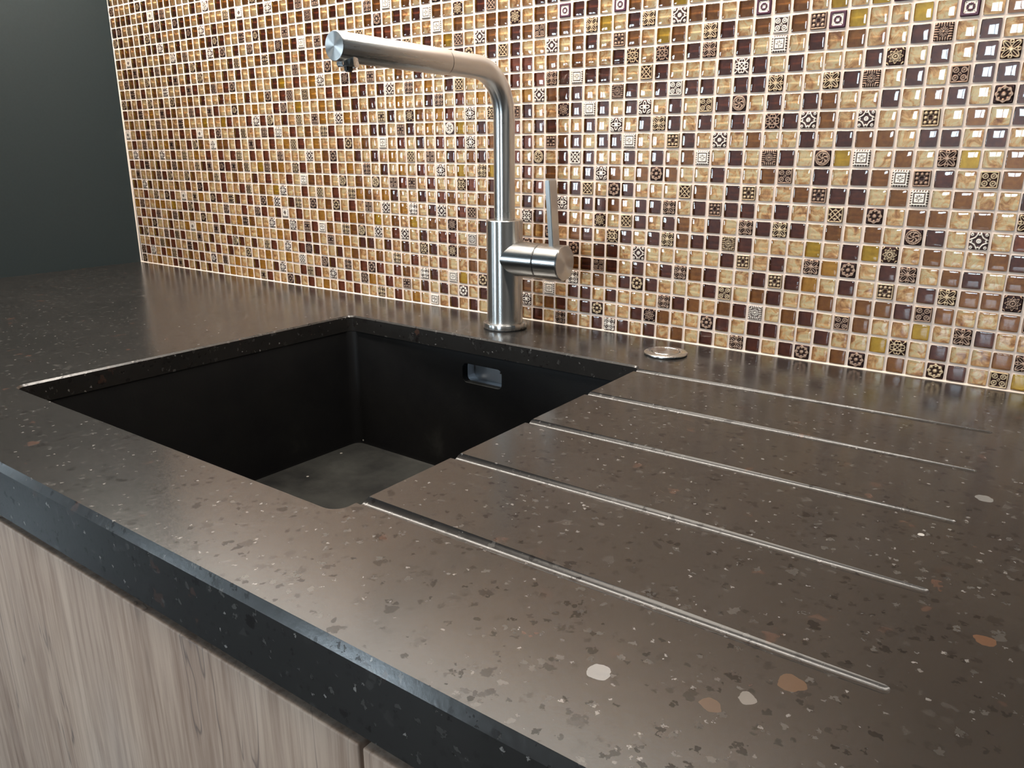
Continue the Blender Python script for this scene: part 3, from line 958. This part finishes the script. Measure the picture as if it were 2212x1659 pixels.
# ---------------------------------------------------------------- sink
def sink():
    cx, cy = (SX0 + SX1) / 2, (SY0 + SY1) / 2
    rt = root('kitchen_sink', 'black composite undermount sink bowl below the worktop opening', 'sink', (cx, cy, Z0 - 0.178))
    ox, oy, oz = rt.location
    e = 0.0012
    ZB = Z0 - 0.1755
    def L(dx, r, z):
        return [(skew(x, y)[0] - ox, skew(x, y)[1] - oy, z - oz) for x, y in rrect(SX0 - e - dx, SX1 + e + dx, SY0 - e - dx, SY1 + e + dx, r, 8)]
    zt = Z0 - 0.0202
    bm = bmesh.new()
    loft(bm, [L(0.030, 0.03, zt), L(0.030, 0.03, zt - 0.008), L(0.009, 0.02, zt - 0.010), L(0.007, 0.02, ZB - 0.010),
              L(-0.004, 0.018, ZB - 0.012)], close_first=False, close_last=True)
    loft(bm, [L(0.030, 0.03, zt), L(0.0, 0.012, zt), L(-0.0005, 0.012, zt - 0.001), L(-0.0012, 0.012, ZB + 0.006), L(-0.0025, 0.011, ZB + 0.002), L(-0.0070, 0.008, ZB)],
         close_first=False, close_last=True)
    bmesh.ops.remove_doubles(bm, verts=bm.verts[:], dist=1e-5)
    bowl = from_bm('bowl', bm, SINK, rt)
    # overflow slot in the back wall and waste hole
    bm = bmesh.new()
    def S(d, y):
        return [(x - ox, y - oy, z - oz) for x, z in rrect(0.8735 - d, 0.9310 + d, Z0 - 0.0560 - d, Z0 - 0.0330 + d, 0.006 + d, 6)]
    loft(bm, [S(0.005, SY1 - 0.012), S(0.0010, SY1 - 0.0032), S(0, SY1 - 0.0022), S(0, SY1 + 0.0225)])
    c1 = from_bm('cutter', bm, SINK, rt)
    bm = bmesh.new()
    lathe(bm, [(0.0, -0.02), (0.045, -0.02), (0.045, 0.02), (0.0, 0.02)], origin=(0, 0, ZB - oz))
    c2 = from_bm('cutter', bm, SINK, rt)
    bpy.context.view_layer.update()
    apply_bool(bowl, [c1, c2])
    for p in bowl.data.polygons:
        p.use_smooth = True
    bowl.data.set_sharp_from_angle(angle=math.radians(35))
    # overflow chamber with its fixing screw
    bm = bmesh.new()
    def T(d, y):
        return [(x - ox, y - oy, z - oz) for x, z in rrect(0.8735 - d, 0.9310 + d, Z0 - 0.0560 - d, Z0 - 0.0330 + d, 0.006 + d, 6)]
    y0 = SY1 + 0.0105
    loft(bm, [T(0.003, y0), T(0.003, y0 + 0.014)], close_first=False, close_last=True)
    ch = from_bm('overflow_chamber', bm, SATIN, rt, smooth=False)
    ch['label'] = 'shiny metal overflow chamber behind the slot'
    bm = bmesh.new()
    lathe(bm, [(0, -0.004), (0.0022, -0.004), (0.0022, -0.002), (0.0008, -0.002), (0.0008, 0.009), (0.0, 0.009)], origin=(0.9155 - ox, y0 + 0.008 - oy, Z0 - 0.040 - oz), n=20)
    from_bm('screw', bm, CHROME, ch, smooth=True, auto=40)
    # waste strainer in the floor
    bm = bmesh.new()
    lathe(bm, [(0.0445, 0.0), (0.0445, 0.0012), (0.040, 0.0016), (0.036, -0.002), (0.020, -0.003), (0.018, 0.0005), (0.0, 0.001)], origin=(0, 0, ZB - oz))
    lathe(bm, [(0.0445, 0.0), (0.042, -0.05), (0.0, -0.05)], origin=(0, 0, ZB - oz))
    s = from_bm('strainer', bm, STEEL, rt, smooth=True, auto=40)
    s['label'] = 'round steel waste strainer'


sink()

# ---------------------------------------------------------------- tap
def tap():
    bx, by = 0.891, -0.054
    rt = root('kitchen_tap', 'brushed steel single lever tap with a right-angled spout standing behind the sink', 'tap', (bx, by, Z0))
    def P3(x, y, z):
        return Vector((x, y, z))
    # black seal and base ring
    bm = bmesh.new()
    lathe(bm, [(0, 0), (0.0255, 0), (0.0255, 0.0013), (0, 0.0013)])
    from_bm('base_seal', bm, BLACK, rt, smooth=True, auto=40)
    bm = bmesh.new()
    lathe(bm, [(0, 0.0013), (0.0258, 0.0013), (0.0261, 0.0018), (0.0261, 0.0066), (0.0256, 0.0074), (0.0216, 0.0080), (0, 0.0080)], n=96)
    from_bm('base_ring', bm, STEEL, rt, smooth=True, auto=40)
    # body
    R, RV, HV, HB = 0.0211, 0.0198, 0.0832, 0.1265
    bm = bmesh.new()
    lathe(bm, [(0, 0.0079), (R, 0.0079), (R, HB - 0.0006), (R - 0.0006, HB), (0.0125, HB), (0.0125, HB - 0.001), (0, HB - 0.001)], n=96)
    from_bm('body', bm, STEEL, rt, smooth=True, auto=40)
    # valve housing pointing along the wall
    bm = bmesh.new()
    lathe(bm, [(0.0, 0.002), (RV, 0.002), (RV, 0.0496), (RV - 0.0005, 0.0500), (0, 0.0500)], axis=(1, 0, 0), origin=(0, 0, HV), n=96)
    from_bm('valve_housing', bm, STEEL_X, rt, smooth=True, auto=40)
    bm = bmesh.new()
    lathe(bm, [(0.0, 0.0), (RV - 0.0016, 0.0), (RV - 0.0016, 0.0018), (0, 0.0018)], axis=(1, 0, 0), origin=(0.0498, 0, HV), n=64)
    from_bm('seam_ring', bm, BLACK, rt, smooth=True, auto=40)
    # handle: turned cap and flat lever
    xe = 0.0828
    bm = bmesh.new()
    lathe(bm, [(0, 0.0515), (RV - 0.0005, 0.0515), (RV, 0.0520), (RV, xe - 0.0012), (RV - 0.0011, xe - 0.0001), (0, xe - 0.0001)], axis=(1, 0, 0), origin=(0, 0, HV), n=96)
    hd = from_bm('handle', bm, STEEL_X, rt, smooth=True, auto=35)
    bm = bmesh.new()
    lathe(bm, [(0, 0.0), (RV - 0.0012, 0.0), (RV - 0.0012, 0.0001), (0, 0.0001)], axis=(1, 0, 0), n=96)
    cp = from_bm('end_face', bm, STEEL_RX, hd, smooth=True, auto=35)
    cp.location = (xe, 0, HV)
    cp['label'] = 'round turned steel end face'
    # lever
    bm = bmesh.new()
    x0, x1 = 0.0657, 0.0717
    # lower and upper ends (y, z) relative to the body axis
    ys0, ys1 = (-0.0070, 0.0070), (-0.0145, 0.0005)
    zb, zt_ = HV + RV - 0.004, 0.1722
    lo = [(x0, ys0[0], zb), (x1, ys0[0], zb), (x1, ys0[1], zb), (x0, ys0[1], zb)]
    hi = [(x0 - 0.0012, ys1[0], zt_), (x1 - 0.0012, ys1[0], zt_), (x1 - 0.0012, ys1[1], zt_), (x0 - 0.0012, ys1[1], zt_)]
    mid = [tuple(a * 0.5 + b * 0.5 for a, b in zip(p, q)) for p, q in zip(lo, hi)]
    loft(bm, [lo, mid, hi])
    bmesh.ops.bevel(bm, geom=bm.edges[:], offset=0.0006, segments=2, affect='EDGES')
    lv = from_bm('lever', bm, steel('lever_steel', rough=0.3, stretch=(1, 1, 0.05)), hd, smooth=True, auto=30)
    # riser, bend and first part of the spout
    RP = 0.0120
    az, el = math.radians(-92.0), math.radians(1.0)
    HS = 0.2868
    dv = Vector((math.cos(az) * math.cos(el), math.sin(az) * math.cos(el), math.sin(el)))
    RB = 0.047
    pts = [Vector((0, 0, HB - 0.002)), Vector((0, 0, HB + 0.03)), Vector((0, 0, HS - RB))]
    p0, p1, p2 = Vector((0, 0, HS - RB)), Vector((0, 0, HS)), Vector((0, 0, HS)) + dv * RB
    hd_ = dv; upv = Vector((0, 0, 1))
    c = p0 + (dv - upv * dv.z).normalized() * RB
    for i in range(1, 17):
        t = i / 16 * (math.pi / 2 - el)
        pts.append(c + (-(dv - upv * dv.z).normalized() * math.cos(t) + upv * math.sin(t)) * RB)
    end0 = pts[-1]
    SEAM = 0.0930; LEN = 0.2335
    O = Vector((0, 0, HS)) + dv * 0.0
    off = end0 - (O + dv * (end0 - O).dot(dv))
    pts.append(O + off + dv * SEAM)
    bm = bmesh.new(); tube(bm, pts, RP, n=64)
    from_bm('spout_pipe', bm, STEEL_P, rt, smooth=True, auto=50)
    bm = bmesh.new()
    lathe(bm, [(0, 0), (RP - 0.0008, 0), (RP - 0.0008, 0.0008), (0, 0.0008)], axis=dv, origin=O + off + dv * SEAM, n=48)
    from_bm('spout_seam', bm, BLACK, rt, smooth=True, auto=40)
    # pull-out head
    RH = 0.0125
    bm = bmesh.new()
    lathe(bm, [(0, 0), (RH - 0.0005, 0), (RH, 0.0005), (RH, LEN - SEAM - 0.0016), (RH - 0.0006, LEN - SEAM - 0.0008), (0, LEN - SEAM - 0.0008)],
          axis=dv, origin=O + off + dv * (SEAM + 0.0008), n=96)
    head = from_bm('spray_head', bm, STEEL_H, rt, smooth=True, auto=40)
    bm = bmesh.new()
    lathe(bm, [(0, 0), (RH - 0.0006, 0), (RH - 0.0006, 0.0001), (0, 0.0001)], axis=(0, -1, 0), n=96)
    ef = from_bm('end_face', bm, STEEL_RY, head, smooth=True, auto=35)
    ef.location = O + off + dv * (LEN + 0.0001)
    ef.rotation_euler = (math.radians(0), 0, az + math.pi / 2)
    ef['label'] = 'round turned steel end face'
    # nozzle under the end
    nc = O + off + dv * (LEN - 0.0145)
    bm = bmesh.new()
    lathe(bm, [(0, 0), (0.0094, 0), (0.0094, -0.0153), (0.0088, -0.0163), (0.0070, -0.0163), (0.0066, -0.0153), (0, -0.0153)], origin=nc, n=48)
    nz = from_bm('nozzle', bm, CHROME, head, smooth=True, auto=40)
    bm = bmesh.new()
    box(bm, nc.x - 0.0030, nc.x + 0.0030, nc.y - 0.0035, nc.y + 0.0035, nc.z - 0.0200, nc.z - 0.0145)
    bmesh.ops.bevel(bm, geom=bm.edges[:], offset=0.0012, segments=2, affect='EDGES')
    from_bm('aerator', bm, BLACK, nz, smooth=True, auto=40)
    bm = bmesh.new()
    box(bm, nc.x - 0.0040, nc.x + 0.0040, nc.y - 0.0104, nc.y - 0.0084, nc.z - 0.0155, nc.z - 0.0118)
    bmesh.ops.bevel(bm, geom=bm.edges[:], offset=0.0006, segments=2, affect='EDGES')
    from_bm('spray_switch', bm, CHROME, nz, smooth=True, auto=40)


tap()

# pop-up waste button
rt = root('pop_up_waste_button', 'flat round steel waste button set in the worktop right of the tap', 'button', (1.102, -0.058, Z0))
bm = bmesh.new()
lathe(bm, [(0, 0), (0.0215, 0), (0.0215, 0.0010), (0, 0.0010)], n=64)
from_bm('seal', bm, BLACK, rt, smooth=True, auto=40)
bm = bmesh.new()
lathe(bm, [(0.0145, 0.0008), (0.0219, 0.0008), (0.0223, 0.0013), (0.0222, 0.0022), (0.0212, 0.0030), (0.0150, 0.0034), (0.0146, 0.0030), (0.0145, 0.0008)], n=96)
rg = from_bm('rim', bm, STEEL_RZ, rt, smooth=True, auto=40)
bm = bmesh.new()
lathe(bm, [(0, 0.0036), (0.0137, 0.0035), (0.0141, 0.0031), (0.0141, 0.0008), (0, 0.0008)], n=96)
from_bm('push_disc', bm, STEEL_RZ, rt, smooth=True, auto=40)

# ---------------------------------------------------------------- base cabinets
YF = -0.5895
def cabinet(x0, x1, label):
    cx = (x0 + x1) / 2
    rt = root('base_cabinet', label, 'cabinet', (cx, -0.30, 0.0), group='base cabinets under the worktop')
    o = (cx, -0.30, 0.0)
    # open-topped carcass of five boards
    bm = bmesh.new()
    t = 0.018
    a0, a1, y0, y1, z0, z1 = x0 + 0.0005 - cx, x1 - 0.0005 - cx, -0.568 + 0.30, -0.010 + 0.30, 0.10, 0.855
    box(bm, a0, a0 + t, y0, y1, z0, z1); box(bm, a1 - t, a1, y0, y1, z0, z1)
    box(bm, a0 + t, a1 - t, y0, y1, z0, z0 + t); box(bm, a0 + t, a1 - t, y1 - 0.008, y1, z0 + t, z1)
    box(bm, a0 + t, a1 - t, y0, y0 + 0.018, z1 - 0.06, z1)
    from_bm('carcass', bm, CARC, rt)
    bm = bmesh.new()
    box(bm, a0, a1, -0.53 + 0.30, -0.515 + 0.30, 0.0, 0.10)
    from_bm('plinth', bm, CARC, rt)
    d = box_obj('door', (x0 + 0.0013, x1 - 0.0013, YF, YF + 0.019, 0.103, Z0 - 0.0552), WOOD, rt, bevel=0.0012, seg=3, off=o)
    return rt


cabinet(0.0060, 0.6072, 'pale grey oak base cabinet at the far left end beside the dark wall')
cabinet(0.6072, 1.2074, 'pale grey oak base cabinet directly below the sink')
cabinet(1.2074, 1.8074, 'pale grey oak base cabinet right of the door gap under the drainer')
